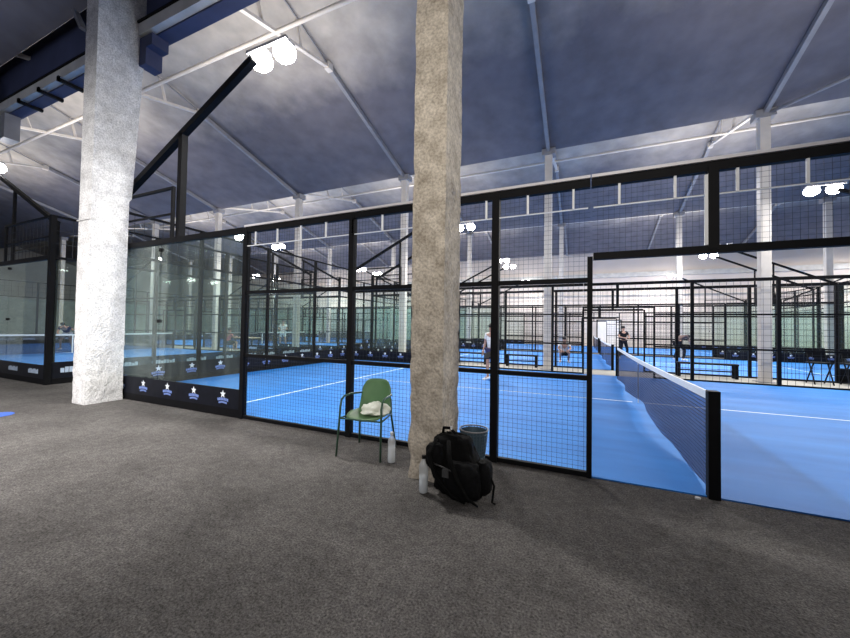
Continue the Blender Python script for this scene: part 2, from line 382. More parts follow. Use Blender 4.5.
# ------------------------------------------------------------------ concrete columns
def concrete_column(x0, x1, y0, y1, z1, mat, lab, chip, seed, flare=0):
    t = thing('concrete_column', lab, 'column', ((x0+x1)/2, (y0+y1)/2, 0))
    n = 14; rings = 150; vs = []; fs = []
    loop = []
    for i in range(n): loop.append((x0+(x1-x0)*i/n, y0))
    for i in range(n): loop.append((x1, y0+(y1-y0)*i/n))
    for i in range(n): loop.append((x1-(x1-x0)*i/n, y1))
    for i in range(n): loop.append((x0, y1-(y1-y0)*i/n))
    cx, cy = (x0+x1)/2, (y0+y1)/2; m = len(loop)
    for k in range(rings+1):
        z = z1 * (k/rings)**1.25
        for px, py in loop:
            if flare and py > cy:
                py += (py-cy)/((y1-y0)/2)*flare*(.04 if z > 3.9 else .0) + (py-cy)/((y1-y0)/2)*flare*max(0, z-3.9)*.045
            d = Vector((px-cx, py-cy, 0)); 
            e = min(abs(abs(px-cx)-(x1-x0)/2) + abs(abs(py-cy)-(y1-y0)/2), .12)   # 0 at the corners
            q = Vector((px*3+seed, py*3, z*2.2))
            low = max(0, 1 - z/2.2)
            a = chip*(.35+.65*low) if chip > .02 else chip*(.15 + low)
            h = noise.fractal(q*3.5, .8, 2.1, 4)
            h2 = noise.noise(Vector((px*1.2+seed, py*1.2, z*5)))
            disp = a*.55*h - (a*1.3*max(0, h2) if e < .05 else a*.3*max(0,h2)) 
            # slight flare at the very bottom of the column
            dn = d.normalized(); vs.append((px + dn.x*disp, py + dn.y*disp, z))
    for k in range(rings):
        for i in range(m):
            j = (i+1) % m; fs.append((k*m+i, k*m+j, (k+1)*m+j, (k+1)*m+i))
    MB().add(vs, fs).build('shaft', mat, t)
    return t
cA = concrete_column(-9.62,-9.2,-.66,-.08,8.2,M['conA'],'whitish rough concrete column standing on the carpet at the left', .016, 3.1, 1.0)
cB = concrete_column(-2.65,-2.30,-.80,-.33,8.2,M['conB'],'beige chipped concrete column standing behind the black backpack', .035, 9.7)
# cap boards / gussets
g = MB().box((-9.22,.0,6.62),(-8.98,.3,7.18)).box((-8.98,.0,6.95),(-8.78,.3,7.18)).build('haunch', M['gutter'], cA)
g = MB().bar((-9.62,-.70,6.95),(-9.85,-.74,7.35), .10, .06).build('bracket', M['steelgrey'], cA)
MB().box((-9.64,-.68,3.35),(-9.18,-.66,3.37)).build('board_joint', M['conA'], cA)
cC = concrete_column(-16.35,-15.95,-.66,-.1,8.2,M['conA'],'whitish concrete column past the left neighbouring court corner', .016, 5.5)
MB().box((-16.0,.0,6.5),(-15.5,.3,7.18)).build('haunch', M['steelgrey'], cC)

# ------------------------------------------------------------------ banner print
def star_pts(c, r, ax, up):
    pts = []
    for i in range(10):
        a = PI/2 + i*PI/5; rr = r if i % 2 == 0 else r*.42
        pts.append(c + ax*math.cos(a)*rr + up*math.sin(a)*rr)
    return pts
def add_logo(b, c, ax, nrm, s=1.0):
    up = Vector((0,0,1)); c = Vector(c) + nrm*.004
    b.mi = 1
    cs = c + up*.055*s; P = star_pts(cs, .07*s, ax, up)
    b.add([cs] + P, [(0, 1+i, 1+(i+1) % 10) for i in range(10)])
    b.mi = 2
    for k, (w, y, h) in enumerate(((.26, -.035, .045), (.20, -.085, .03))):
        n = 7
        for i in range(n):
            x0 = -w/2 + w*i/n; x1 = x0 + w/n*.86
            yy = y + .012*math.sin(i/(n-1)*PI)
            b.add([c+ax*x0*s+up*(yy-h/2)*s, c+ax*x1*s+up*(yy-h/2)*s, c+ax*x1*s+up*(yy+h/2)*s, c+ax*x0*s+up*(yy+h/2)*s], [(0,1,2,3)])
def add_word(b, c, ax, nrm, s=1.0):
    up = Vector((0,0,1)); c = Vector(c) + nrm*.004; n = 8; w = .62*s; h = .13*s
    for i in range(n):
        x0 = -w/2 + w*i/n; x1 = x0 + w/n*.88; hh = h*(1 if i % 3 else .8)
        b.add([c+ax*x0-up*h/2, c+ax*x1-up*h/2, c+ax*x1+up*(hh-h/2), c+ax*x0+up*(hh-h/2)], [(0,1,2,3)])

def banner(parent, p, q, z0, z1, nrm, style, step=.55):
    p = Vector(p); q = Vector(q); ax = (q-p).normalized(); nrm = Vector(nrm)
    a = p.copy(); a.z = z0; c = q.copy(); c.z = z0
    up = Vector((0,0,z1-z0)); n = nrm*.012
    vs = [a-n, c-n, c+up-n, a+up-n, a+n, c+n, c+up+n, a+up+n]
    lb = MB().add(vs, [(0,1,2,3),(4,5,6,7),(0,1,5,4),(3,2,6,7),(1,2,6,5),(0,3,7,4)])
    L_ = (q-p).length; k = max(1, int(L_/step))
    for side in (1, -1):
        for i in range(k):
            cc = p + ax*(L_*(i+.5)/k) + nrm*side*.012; cc.z = (z0+z1)/2 + .005
            if style == 'star': add_logo(lb, cc, ax, nrm*side, (z1-z0)/.32)
            else: lb.mi = 1; add_word(lb, cc, ax, nrm*side, (z1-z0)/.38)
    return lb.build('banner', [M['banner'], M['star'] if style == 'star' else M['paleprint'], M['print']], parent)

# ------------------------------------------------------------------ fences
def mesh_panel(parent, p, q, z0, z1, sp, w):
    p = Vector(p); q = Vector(q); ax = (q-p).normalized(); L_ = (q-p).length; b = MB()
    n = max(1, round(L_/sp))
    for i in range(1, n):
        c = p + ax*(L_*i/n); b.bar((c.x, c.y, z0), (c.x, c.y, z1), w)
    m = max(1, round((z1-z0)/sp))
    for i in range(1, m):
        z = z0 + (z1-z0)*i/m; b.bar((p.x, p.y, z), (q.x, q.y, z), w)
    return b.build('mesh_panel', M['wire'], parent)
def post(parent, x, y, z1, w=.08, z0=0, d=None):
    d = d or w
    o = MB().box((x-w/2, y-d/2, z0), (x+w/2, y+d/2, z1)).build('post', M['black'], parent); return o
def rail(parent, p, q, w=.05, h=None, m='black'):
    return MB().bar(p, q, w, h or w).build('rail', M[m], parent)
def glass(parent, p, q, z0, z1, mat='glassfar', n=2):
    p = Vector(p); q = Vector(q)
    for i in range(n):
        a = p.lerp(q, i/n + .004); c = p.lerp(q, (i+1)/n - .004)
        MB().bar((a.x, a.y, (z0+z1)/2), (c.x, c.y, (z0+z1)/2), .012, z1-z0).build('glass_pane', M[mat], parent)
    b = MB()
    for i in range(1, n):
        c = p.lerp(q, i/n)
        for z in (z0+.1, (z0+z1)/2, z1-.1): b.box((c.x-.03, c.y-.03, z-.03), (c.x+.03, c.y+.03, z+.03))
    if n > 1: b.build('clamp', M['black'], parent)

def side_glass(cx, y, sgn, nm, near, star=True):
    x0 = cx + sgn*6; x1 = cx + sgn*HL
    t = thing('glass_screen', nm, 'glass screen', ((x0+x1)/2, y, 0))
    m = 'glass' if near else 'glassfar'
    glass(t, (x0+sgn*.04, y, 0), (x1-sgn*.04, y, 0), .1, 2.95, m)
    rail(t, (x0+sgn*.045, y, 3.0), (x1, y, 3.0), .07, .10)
    rail(t, (x0+sgn*.045, y, .07), (x1, y, .07), .06, .14)
    post(t, x1, y, 4.0, .10)
    xm = cx + sgn*7.95
    post(t, xm, y, 4.0 if not near else 4.0, .05, 3.0)
    rail(t, (xm, y, 3.98), (x1, y, 3.98), .045)
    rail(t, (xm, y, 3.5), (x1, y, 3.5), .03)
    if not near: mesh_panel(t, (xm, y, 0), (x1, y, 0), 3.05, 3.96, .2, .006)
    banner(t, (x0+sgn*.05, y-.02, 0), (x1-sgn*.05, y-.02, 0), .13, .45, (0,-1,0), 'star' if star else 'word', .64 if star else .9)
    return t
def end_wall(x, y0, nm, star, far=False):
    t = thing('end_screen', nm, 'glass screen', (x, y0+W/2, 0))
    glass(t, (x, y0+.05, 0), (x, y0+W-.05, 0), .1, 2.95, 'glassfar', 4)
    rail(t, (x, y0+.06, 3.0), (x, y0+W-.06, 3.0), .06); rail(t, (x, y0+.06, 3.98), (x, y0+W-.06, 3.98), .05); rail(t, (x, y0+.06, .07), (x, y0+W-.06, .07), .06, .14)
    for i in range(1, 4): post(t, x, y0+W*i/4, 4.0, .08)
    mesh_panel(t, (x, y0+.06, 0), (x, y0+W-.06, 0), 3.04, 3.95, .2 if not far else .3, .006 if not far else .010)
    banner(t, (x, y0+.05, 0), (x, y0+W-.05, 0), .13, .5 if star else .52, (1,0,0), 'star' if star else 'word', .75 if star else .95)
    return t
def side_fence(cx, y, sgn, nm, sp, w, clips=False, pw=.08):
    xs = [1.01, 1.98, 3.95, 6.0]
    t = thing('mesh_fence', nm, 'fence', (cx+sgn*3.5, y, 0))
    for i, x in enumerate(xs): post(t, cx+sgn*x, y, 2.24 if i == 0 else 3.0, pw if i else pw*.62)
    post_x = [cx+sgn*x for x in xs]
    rail(t, (post_x[0]+sgn*.0, y, 3.0), (post_x[-1], y, 3.0), .06, .09)
    rail(t, (post_x[0], y, .03), (post_x[-1], y, .03), .05, .05)
    for z in (1.0, 2.0): rail(t, (post_x[0], y, z), (post_x[-1], y, z), .045, .05)
    for a, c in zip(post_x[:-1], post_x[1:]):
        top = 2.95
        mesh_panel(t, (a, y, 0), (c, y, 0), .05, top, sp, w)
    if clips:
        MB().bar((post_x[0], y-.035, 3.055), (post_x[-1], y-.035, 3.055), .05, .03).build('edge_highlight', M['shine'], t)  # pale strip painting the highlight along the top of the rail
    return t
def gate(cx, y, nm, sp, w, clips=False, pw=.08):
    t = thing('gate_frame', nm, 'gate frame', (cx, y, 2.24))
    rail(t, (cx-.98, y, 2.24), (cx+.98, y, 2.24), .06, .07)
    rail(t, (cx-1.0, y, 3.0), (cx+1.0, y, 3.0), .06, .09)
    post(t, cx, y, 3.0, pw, 2.24)
    for a, c in ((cx-.99, cx), (cx, cx+.99)): mesh_panel(t, (a, y, 0), (c, y, 0), 2.27, 2.95, sp, w)
    if clips: MB().bar((cx-1.0, y-.035, 3.055), (cx+1.0, y-.035, 3.055), .05, .03).build('edge_highlight', M['shine'], t)  # same painted rail-top highlight, over the gate
    return t

def net(cx, y0, lab, near=False):
    t = thing('court_net', lab, 'net', (cx, y0+W/2, 0))
    nY, nZ = 90, 16; b = MB(); uv = []
    yA, yB = y0+.03, y0+W-.03
    def low(s):   # height of the loose bottom hem along the net
        if not near: return .05
        pts = [(0,.05),(.08,.01),(.16,.10),(.26,.20),(.36,.20),(.5,.14),(.7,.07),(1,.04)]
        for (a, za), (c, zc) in zip(pts[:-1], pts[1:]):
            if s <= c:
                f = (s-a)/(c-a); f = f*f*(3-2*f); return za + (zc-za)*f
        return .04
    for i in range(nY+1):
        s = i/nY; y = yA + (yB-yA)*s; top = .915 - .035*math.sin(PI*s); lo = low(s)
        for k in range(nZ+1):
            f = k/nZ; z = lo + (top-lo)*f
            bil = (.05*math.sin(s*19)*(1-f)**1.2 + (-.10 if near else -.04)*math.sin(PI*s)**.6*(1-f)**1.4) * min(1, s*9) * min(1, (1-s)*9)
            b.v.append(Vector((cx+bil, y, z)))
    for i in range(nY):
        for k in range(nZ):
            a = i*(nZ+1)+k; b.f.append((a, a+nZ+1, a+nZ+2, a+1)); b.m.append(0)
    o = b.build('net_mesh', M['net'], t, smooth=True)
    uvl = o.data.uv_layers.new(name='UV'); 
    off = t.location
    for lp in o.data.loops:
        v = o.data.vertices[lp.vertex_index].co; uvl.data[lp.index].uv = ((v.y + off.y - yA)/(yB-yA), (v.z)/.92)
    # white tape
    b = MB(); pts = [(cx, yA+(yB-yA)*i/40, .90-.035*math.sin(PI*i/40)) for i in range(41)]
    for p, q in zip(pts[:-1], pts[1:]): b.bar(p, q, .02, .075)
    tp = b.build('tape', M['tape'], t)
    if near:
        lb = MB()
        for i in range(12):
            y = yA + .35 + i*.72; z = .90-.035*math.sin(PI*(y-yA)/(yB-yA))
            for sx in (1,):
                xx = cx + .0125
                lb.add([(xx,y-.12,z-.018),(xx,y+.12,z-.018),(xx,y+.12,z+.018),(xx,y-.12,z+.018)], [(0,1,2,3)])
        lb.build('tape_print', M['tapemark'], tp)
    for yy in (y0, y0+W):
        po = MB().box((cx-.045, yy-.045, 0), (cx+.045, yy+.045, .96)).build('net_post', M['black'], t, bevel=.006)
    cs = MB().bar((cx, y0+W/2, 0), (cx, y0+W/2, .87), .05, .012).build('centre_strap', M['tape'], t)
    if near:
        MB().lathe((cx-.13, y0-.07, .0), [(0,.0),(.022,.0),(.022,.012),(0,.016)], 10).build('anchor_bolt', M['clip'], t)
    return t

def court_floor(cx, y0, lab):
    b = MB(); x0, x1 = cx-HL, cx+HL
    b.box((x0,y0,0),(x1,y0+W,.012))
    b.mi = 1; z = .0135
    def q(xa, ya, xb, yb): b.add([(xa,ya,z),(xb,ya,z),(xb,yb,z),(xa,yb,z)], [(0,1,2,3)])
    for s in (-1, 1): q(cx+s*6.88-.025, y0+.05, cx+s*6.88+.025, y0+W-.05)
    q(cx-6.855, y0+W/2-.025, cx-.1, y0+W/2+.025); q(cx+.1, y0+W/2-.025, cx+6.855, y0+W/2+.025)
    q(x0+.05, y0+.03, cx-1.2, y0+.055)
    o = b.build('floor_blue_turf', [M['turf'], M['line']]); tag(o, lab, None, kind='structure'); return o

# floodlight mast: arm from the corner top up to two lamp heads
def mast(cx, y, s, lab, ydir, energy, near=False):
    y = y + ydir*.13; c0 = (cx+s*(HL-.14), y, 3.85); c1 = (cx+s*6.12, y, 5.93)
    t = thing('floodlight_mast', lab, 'floodlight', (c0[0], c0[1], 3.0))
    w = .11 if near else .09
    MB().box((cx+s*(HL-.14)-.03, y-.03, 0), (cx+s*(HL-.14)+.03, y+.03, 3.9)).build('mast_post', M['black'], t)
    MB().bar(c0, c1, w).build('arm', M['black'], t)
    MB().bar((cx+s*7.93, y, 3.0), (cx+s*7.93, y, 5.05), .11 if near else .06).build('brace_post', M['black'], t)
    MB().bar((cx+s*6.35, y+ydir*.05, 6.14), (cx+s*5.45, y+ydir*.05, 6.14), .05).build('crossbar', M['steelgrey'], t)
    for dx in (6.12, 5.6):
        x = cx + s*dx
        h = MB(); yy = y + ydir*.14
        h.box((x-.12, yy-.10, 6.12), (x+.12, yy+.12, 6.18)).build('lamp_housing', M['steelgrey'], t)
        MB().ball((x, yy+.02, 6.0), (.19, .17, .15), 20, 12).build('lamp_lens', M['lamp'], t, smooth=True)
    if energy:
        ld = bpy.data.lights.new('flood_beam', 'AREA'); ld.shape = 'RECTANGLE'; ld.size = .7; ld.size_y = .3; ld.energy = energy; ld.color = (1, .98, .95)
        lo = bpy.data.objects.new('flood_beam', ld); COL.objects.link(lo); lo.parent = t
        lo.location = Vector((cx+s*5.86 - s*.2, y+ydir*.3, 5.78)) - Vector(t.location)
        lo.rotation_euler = Vector((-s*.12, ydir*.38, -1)).to_track_quat('-Z', 'Y').to_euler()
    return t

def build_court(cx, y0, name, sp, w, near=False, netnear=False, sides=(-1, 1), fsides=(-1, 1), gates=(0, 1), energy=250, star=True, nt=True, front=True):
    court_floor(cx, y0, f'bright blue turf with white lines, {name}')
    sn = {-1: 'left', 1: 'right'}
    for s in sides:
        end_wall(cx+s*HL, y0, f'glass end wall with a black base banner, {sn[s]} end of {name}', star, not near)
    for row, y in ((0, y0), (1, y0+W)):
        rn = 'near side' if row == 0 else 'far side'
        nn = near and row == 0
        for s in fsides:
            if nn and s == 1: continue
            side_fence(cx, y, s, f'black wire mesh fence, {sn[s]} part, {rn} of {name}', sp if nn else max(sp, .17), w if nn else max(w, .006), nn)
            side_glass(cx, y, s, f'framed side glass with black banner, {sn[s]} {rn} of {name}', nn, star)
            mast(cx, y, s, f'black slanted floodlight arm with two lamps, {sn[s]} {rn} of {name}', 1 if row == 0 else -1, energy, nn)
        if row in gates:
            gate(cx, y, f'black gate header over the opening, {rn} of {name}', sp if nn else max(sp, .17), w if nn else max(w, .006), nn)
    if nt: net(cx, y0, f'dark net with white top tape across {name}', netnear)

build_court(0, 0, 'the nearest blue court', .05, .0021, near=True, netnear=True, energy=330)
# right jamb and right fence piece of the nearest court, just at the picture's edge
side_fence(0, 0, 1, 'black wire mesh fence right of the near net opening', .05, .0021, True)
mast(0, 0, 1, 'black slanted floodlight arm with two lamps, right near side of the nearest blue court', 1, 260, True)
build_court(0, ROWS[1], 'the second court', .12, .007, energy=260)
build_court(0, ROWS[2], 'the third court', .2, .010, energy=260)
build_court(-23, ROWS[0], 'the left neighbouring court', .12, .006, sides=(-1, 1), energy=260, star=False)
build_court(-23, ROWS[1], 'the second left court', .15, .008, energy=230)
build_court(-23, ROWS[2], 'the third left court', .2, .010, energy=230)
build_court(23, ROWS[2], 'the third right court', .2, .010, sides=(-1,), fsides=(-1,), gates=(), energy=230, nt=False)
build_court(23, ROWS[1], 'the second right court', .2, .010, sides=(-1,), fsides=(-1,), gates=(), energy=0, nt=False)

# pale tension wire with white hooks below the near top rail, parts of the near fence and gate
def hooks(t, x0, x1):
    MB().bar((x0,-.02,2.74),(x1,-.02,2.74),.012).build('tension_wire', M['clip'], t)
    x = x0 + .23
    while x < x1:
        MB().bar((x,-.03,2.74),(x,-.03,2.95),.02).build('hook', M['clip'], t); x += .46
NF = [o for o in bpy.data.objects if o.name.startswith('mesh_fence') and o.parent is None and abs(o.location.y) < .01 and abs(o.location.x) < 5]
for o in NF: hooks(o, *((-6,-1.03) if o.location.x < 0 else (1.03,6)))
GF = [o for o in bpy.data.objects if o.name.startswith('gate_frame') and abs(o.location.y) < .01 and abs(o.location.x) < 1][0]
hooks(GF, -.98, .98)
MB().box((-.07,-.05,2.28),(-.045,-.03,2.92)).build('end_strip', M['clip'], GF)

# ------------------------------------------------------------------ benches in the walkway
def bench(x0, x1, y, lab):
    t = thing('bench', lab, 'bench', ((x0+x1)/2, y, 0))
    MB().box((x0, y-.17, .42), (x1, y+.17, .47)).build('seat', M['black'], t)
    for x in (x0+.05, x1-.05): 
        for dy in (-.13, .13): MB().box((x-.04, y+dy-.03, 0), (x+.04, y+dy+.03, .42)).build('leg', M['black'], t)
    MB().bar((x0+.06, y, .22), (x1-.06, y, .22), .04).build('stretcher', M['black'], t)
    return t
bench(1.85, 3.45, 10.25, 'black bench in the walkway right of the net')
bench(-3.8, -2.6, 10.25, 'black bench in the walkway behind the white-shirted player')
bench(7.0, 8.4, 10.3, 'black bench in the walkway near the right edge of the view')
bench(-5.9, -4.6, 10.3, 'black bench in the walkway just right of the beige column')
# chairs with bags at the right edge
for i, x in enumerate((5.35, 6.1)):
    t = thing('folding_chair', ('dark folding chair at the right end of the walkway', 'second dark folding chair farther right in the walkway')[i], 'chair', (x, 10.1, 0))
    y = 10.15
    MB().box((x-.22,y-.1,.60),(x+.22,y+.30,.64)).build('seat', M['black'], t)
    MB().box((x-.22,y+.28,.78),(x+.22,y+.31,1.05)).build('backrest', M['black'], t)
    for sx in (-.2,.2):
        MB().bar((x+sx,y-.15,0),(x+sx,y+.28,.95),.025).build('leg', M['black'], t)
        MB().bar((x+sx,y+.3,0),(x+sx,y-.08,.62),.025).build('leg', M['black'], t)
# table with tan top far left
t = thing('table', 'tan-topped table far beyond the glass left of the green chair', 'table', (-18.2,10.0,0))
MB().box((-19.0,9.75,.72),(-17.5,10.4,.76)).build('table_top', M['wood'], t)
for x in (-18.9,-17.6):
    for y in (9.85,10.3): MB().box((x-.03,y-.03,0),(x+.03,y+.03,.72)).build('leg', M['black'], t)

# ------------------------------------------------------------------ green armchair
CH = thing('armchair', 'green plastic armchair with a white towel on its seat', 'chair', (-3.405,-.36,0), .12)
def seat_surface():
    b = MB(); n = 14; vs = []; fs = []
    for i in range(n+1):
        for j in range(n+1):
            u = -1+2*i/n; v = -1+2*j/n
            x = u*.235*math.sqrt(1-.32*v*v); y = v*.225*math.sqrt(1-.25*u*u)
            z = .445 + .022*(u*u) - .018*(1-u*u)*(1-v*v) - .02*max(0,-v)**3
            vs.append((x, y, z))
    for i in range(n):
        for j in range(n): a = i*(n+1)+j; fs.append((a, a+n+1, a+n+2, a+1))
    return b.add(vs, fs)
o = seat_surface().build('seat', M['chairseat'], CH, True, True); md = o.modifiers.new('thick','SOLIDIFY'); md.thickness = .018; md.offset = -1
b = MB(); n = 14; vs = []; fs = []
for i in range(n+1):
    for j in range(n+1):
        u = -1+2*i/n; v = j/n
        hw = .215 - .028*v - (.07*max(0, v-.8)/.2)**1 * (1 if v > .8 else 0)*.5
        x = u*hw; top = .39*v - (.03*u**4*v)
        y = .195 + .075*v - .045*u*u
        vs.append((x, y, .44 + top))
for i in range(n):
    for j in range(n): a = i*(n+1)+j; fs.append((a, a+n+1, a+n+2, a+1))
o = b.add(vs, fs).build('backrest', M['chair'], CH, True, True); md = o.modifiers.new('thick','SOLIDIFY'); md.thickness = .014
for s in (-1, 1):
    MB().tube([(s*.275,-.27,0),(s*.262,-.235,.40),(s*.258,-.225,.56),(s*.258,-.20,.635),(s*.256,-.15,.665),(s*.25,-.02,.668),(s*.235,.11,.66),(s*.20,.19,.655)], .0125, 10).build('arm_leg', M['chairleg'], CH, True, True)
    MB().tube([(s*.25,.25,0),(s*.21,.18,.42),(s*.19,.205,.60)], .0125, 10).build('leg', M['chairleg'], CH, True, True)
MB().tube([(-.262,-.232,.425),(.262,-.232,.425)], .010, 8).tube([(-.215,.20,.42),(.215,.20,.42)], .010, 8).tube([(-.262,-.232,.425),(-.215,.20,.42)], .010, 8).tube([(.262,-.232,.425),(.215,.20,.42)], .010, 8).build('seat_frame', M['chairleg'], CH, True, True)
# towel
b = MB()
def lump(d):
    q = d*1.7 + Vector((4.2, 1.1, 3.3)); f = 1 + .30*noise.fractal(q, .9, 2.0, 4) + .10*noise.noise(d*6)
    return Vector((d.x*f, d.y*f, d.z*f if d.z > 0 else d.z*f*.35))
b.ball((0,0,0), (.165,.14,.10), 40, 26, lump)
tw = b.build('towel', M['cloth'], smooth=True); tw.location = (-3.32,-.36,.478); tw.location.z = .485; tw.rotation_euler = (0,.0,.2); tag(tw, 'crumpled white towel lying on the green armchair seat', 'towel')

# ------------------------------------------------------------------ bottles
def bottle(x, y, cap, lab, fill):
    t = thing('water_bottle', lab, 'bottle', (x, y, 0)); c = (0,0,0)
    MB().lathe(c, [(0,.004),(.036,.004),(.042,.012),(.042,.10),(.040,.115),(.042,.13),(.042,.235),(.036,.262),(.019,.288),(.016,.305),(.016,.318)], 24).build('bottle_body', M['bottle'], t, True, True)
    MB().lathe(c, [(0,.008),(.038,.010),(.039,.02),(.039,fill),(0,fill)], 24).build('water', M['water'], t, True, True)
    MB().lathe(c, [(.0,.335),(.017,.335),(.019,.33),(.019,.306),(.0,.306)], 16).build('cap', M[cap], t, True, True)
    return t
bottle(-2.985,-.55,'whitecap','clear water bottle with pale cap on the floor beside the green armchair', .17)
bottle(-2.385,-1.03,'blackcap','clear water bottle with black cap in front of the beige column', .15)

# ------------------------------------------------------------------ wire bin
t = thing('waste_bin', 'blue-grey waste bin between the beige column and the fence post', 'bin', (-2.12,-.33,0))
b = MB(); n = 28
for i in range(n):
    a = 2*PI*i/n; b.bar((.10*math.cos(a),.10*math.sin(a),.0),(.145*math.cos(a),.145*math.sin(a),.42),.006)
for k in range(12):
    z = .02+.4*k/12; r = .10+.045*z/.42; b.tube([(r*math.cos(2*PI*i/n), r*math.sin(2*PI*i/n), z) for i in range(n+1)], .003, 5, False)
b.build('wire_body', M['bin'], t, False, True)
MB().lathe((0,0,0), [(.10,.03),(.12,.2),(.142,.41)], 28).build('liner', M['bin'], t, True, True)
MB().tube([(.147*math.cos(2*PI*i/28), .147*math.sin(2*PI*i/28), .425) for i in range(29)], .008, 8, False).build('rim', M['steelgrey'], t, True, True)
MB().lathe((0,0,0), [(0,.0),(.10,.0),(.10,.02),(0,.02)], 28).build('base', M['bin'], t, True, True)

# ------------------------------------------------------------------ backpack
BP = thing('backpack', 'bulging black backpack slumped against the beige column', 'backpack', (-2.07,-.93,0), 0)
def bagf(d):
    s = .55
    v = Vector((math.copysign(abs(d.x)**s, d.x), math.copysign(abs(d.y)**s, d.y), math.copysign(abs(d.z)**.75, d.z)))
    v *= .5 + .5/ max(1e-3, max(abs(v.x), abs(v.y), abs(v.z), v.length*.72))
    f = 1 + .10*noise.fractal(d*2.3 + Vector((1,7,2)), .8, 2.2, 4)
    up = (v.z+1)/2
    v = v*f*.88
    v.x = v.x*(1.05-.28*up) - .42*up + .12; v.y = v.y*(1-.2*up) + .18*up
    return v
MB().ball((0,0,.275), (.27,.17,.30), 44, 30, bagf).build('main_compartment', M['bag'], BP, True, True)
def pockf(d):
    v = Vector((math.copysign(abs(d.x)**.6, d.x), math.copysign(abs(d.y)**.7, d.y), math.copysign(abs(d.z)**.6, d.z)))
    return v*(.85 + .12*noise.noise(d*3))
MB().ball((.07,-.12,.19), (.20,.12,.19), 32, 20, pockf).build('front_pocket', M['bag2'], BP, True, True)
MB().ball((.24,.02,.20), (.08,.13,.17), 24, 16, pockf).build('side_pocket', M['bag2'], BP, True, True)
MB().ball((-.20,-.10,.36), (.10,.10,.13), 24, 16, pockf).build('top_pocket', M['bag2'], BP, True, True)
MB().tube([(-.17,.02,.55),(-.15,-.02,.60),(-.08,-.04,.61),(-.03,-.02,.56)], .014, 8).build('handle', M['bag2'], BP, True, True)
for s in (0, 1):
    MB().tube([(-.18+.12*s,-.13,.52),(-.22+.2*s,-.22,.40),(-.14+.2*s,-.25,.24),(.02+.14*s,-.25,.10),(.12+.12*s,-.2,.03)], [.018,.024,.022,.014,.008], 8).build('strap', M['bag'], BP, True, True)
MB().tube([(.26,.02,.28),(.34,-.02,.15),(.33,-.05,.02),(.36,-.06,.015)], .010, 8).build('loose_strap', M['bag'], BP, True, True)
b = MB(); b.tube([(-.20,-.20,.33),(-.10,-.235,.325),(.02,-.245,.30)], .007, 6); b.build('zip', M['zip'], BP, True, True)
MB().box((-.075,-.252,.24),(-.015,-.24,.31)).build('emblem', M['zip'], BP, False, True)
MB().box((-.07,-.06,.600),(-.055,-.045,.63)).build('zip_pull', M['tagw'], BP, False, True)

BP.scale = (.95, .95, .97); BP.location.x = -2.085
# ------------------------------------------------------------------ blue sticker on carpet
b = MB(); b.lathe((0,0,0), [(0,.006),(.2,.006),(.21,.0)], 24)
o = b.build('floor_sticker', M['bluemat']); o.location = (-9.5,-1.62,0); tag(o, 'round bright blue sticker on the carpet at the left edge', 'sticker')

# ------------------------------------------------------------------ people
def skin_mesh(nodes, edges, name, mat, parent, sub=2):
    me = bpy.data.meshes.new(name); names = list(nodes)
    me.from_pydata([nodes[n][0] for n in names], [(names.index(a), names.index(c)) for a, c in edges], [])
    o = bpy.data.objects.new(name+'_tmp', me); COL.objects.link(o)
    md = o.modifiers.new('skin', 'SKIN'); md.use_smooth_shade = True
    sv = me.skin_vertices[0].data if me.skin_vertices else None
    if sv is None:
        bmx = bmesh.new(); bmx.from_mesh(me); bmx.verts.layers.skin.verify(); bmx.to_mesh(me); bmx.free(); sv = me.skin_vertices[0].data
    for i, n in enumerate(names):
        r = nodes[n][1]; sv[i].radius = r if isinstance(r, tuple) else (r, r); sv[i].use_root = (i == 0)
    o.modifiers.new('sub', 'SUBSURF').levels = sub; o.modifiers['sub'].render_levels = sub
    dg = bpy.context.evaluated_depsgraph_get(); dg.update()
    m2 = bpy.data.meshes.new_from_object(o.evaluated_get(dg)); m2.name = name
    m2.materials.clear(); m2.materials.append(mat)
    for p in m2.polygons: p.use_smooth = True
    bpy.data.objects.remove(o)
    r = bpy.data.objects.new(name, m2); COL.objects.link(r); r.parent = parent; return r
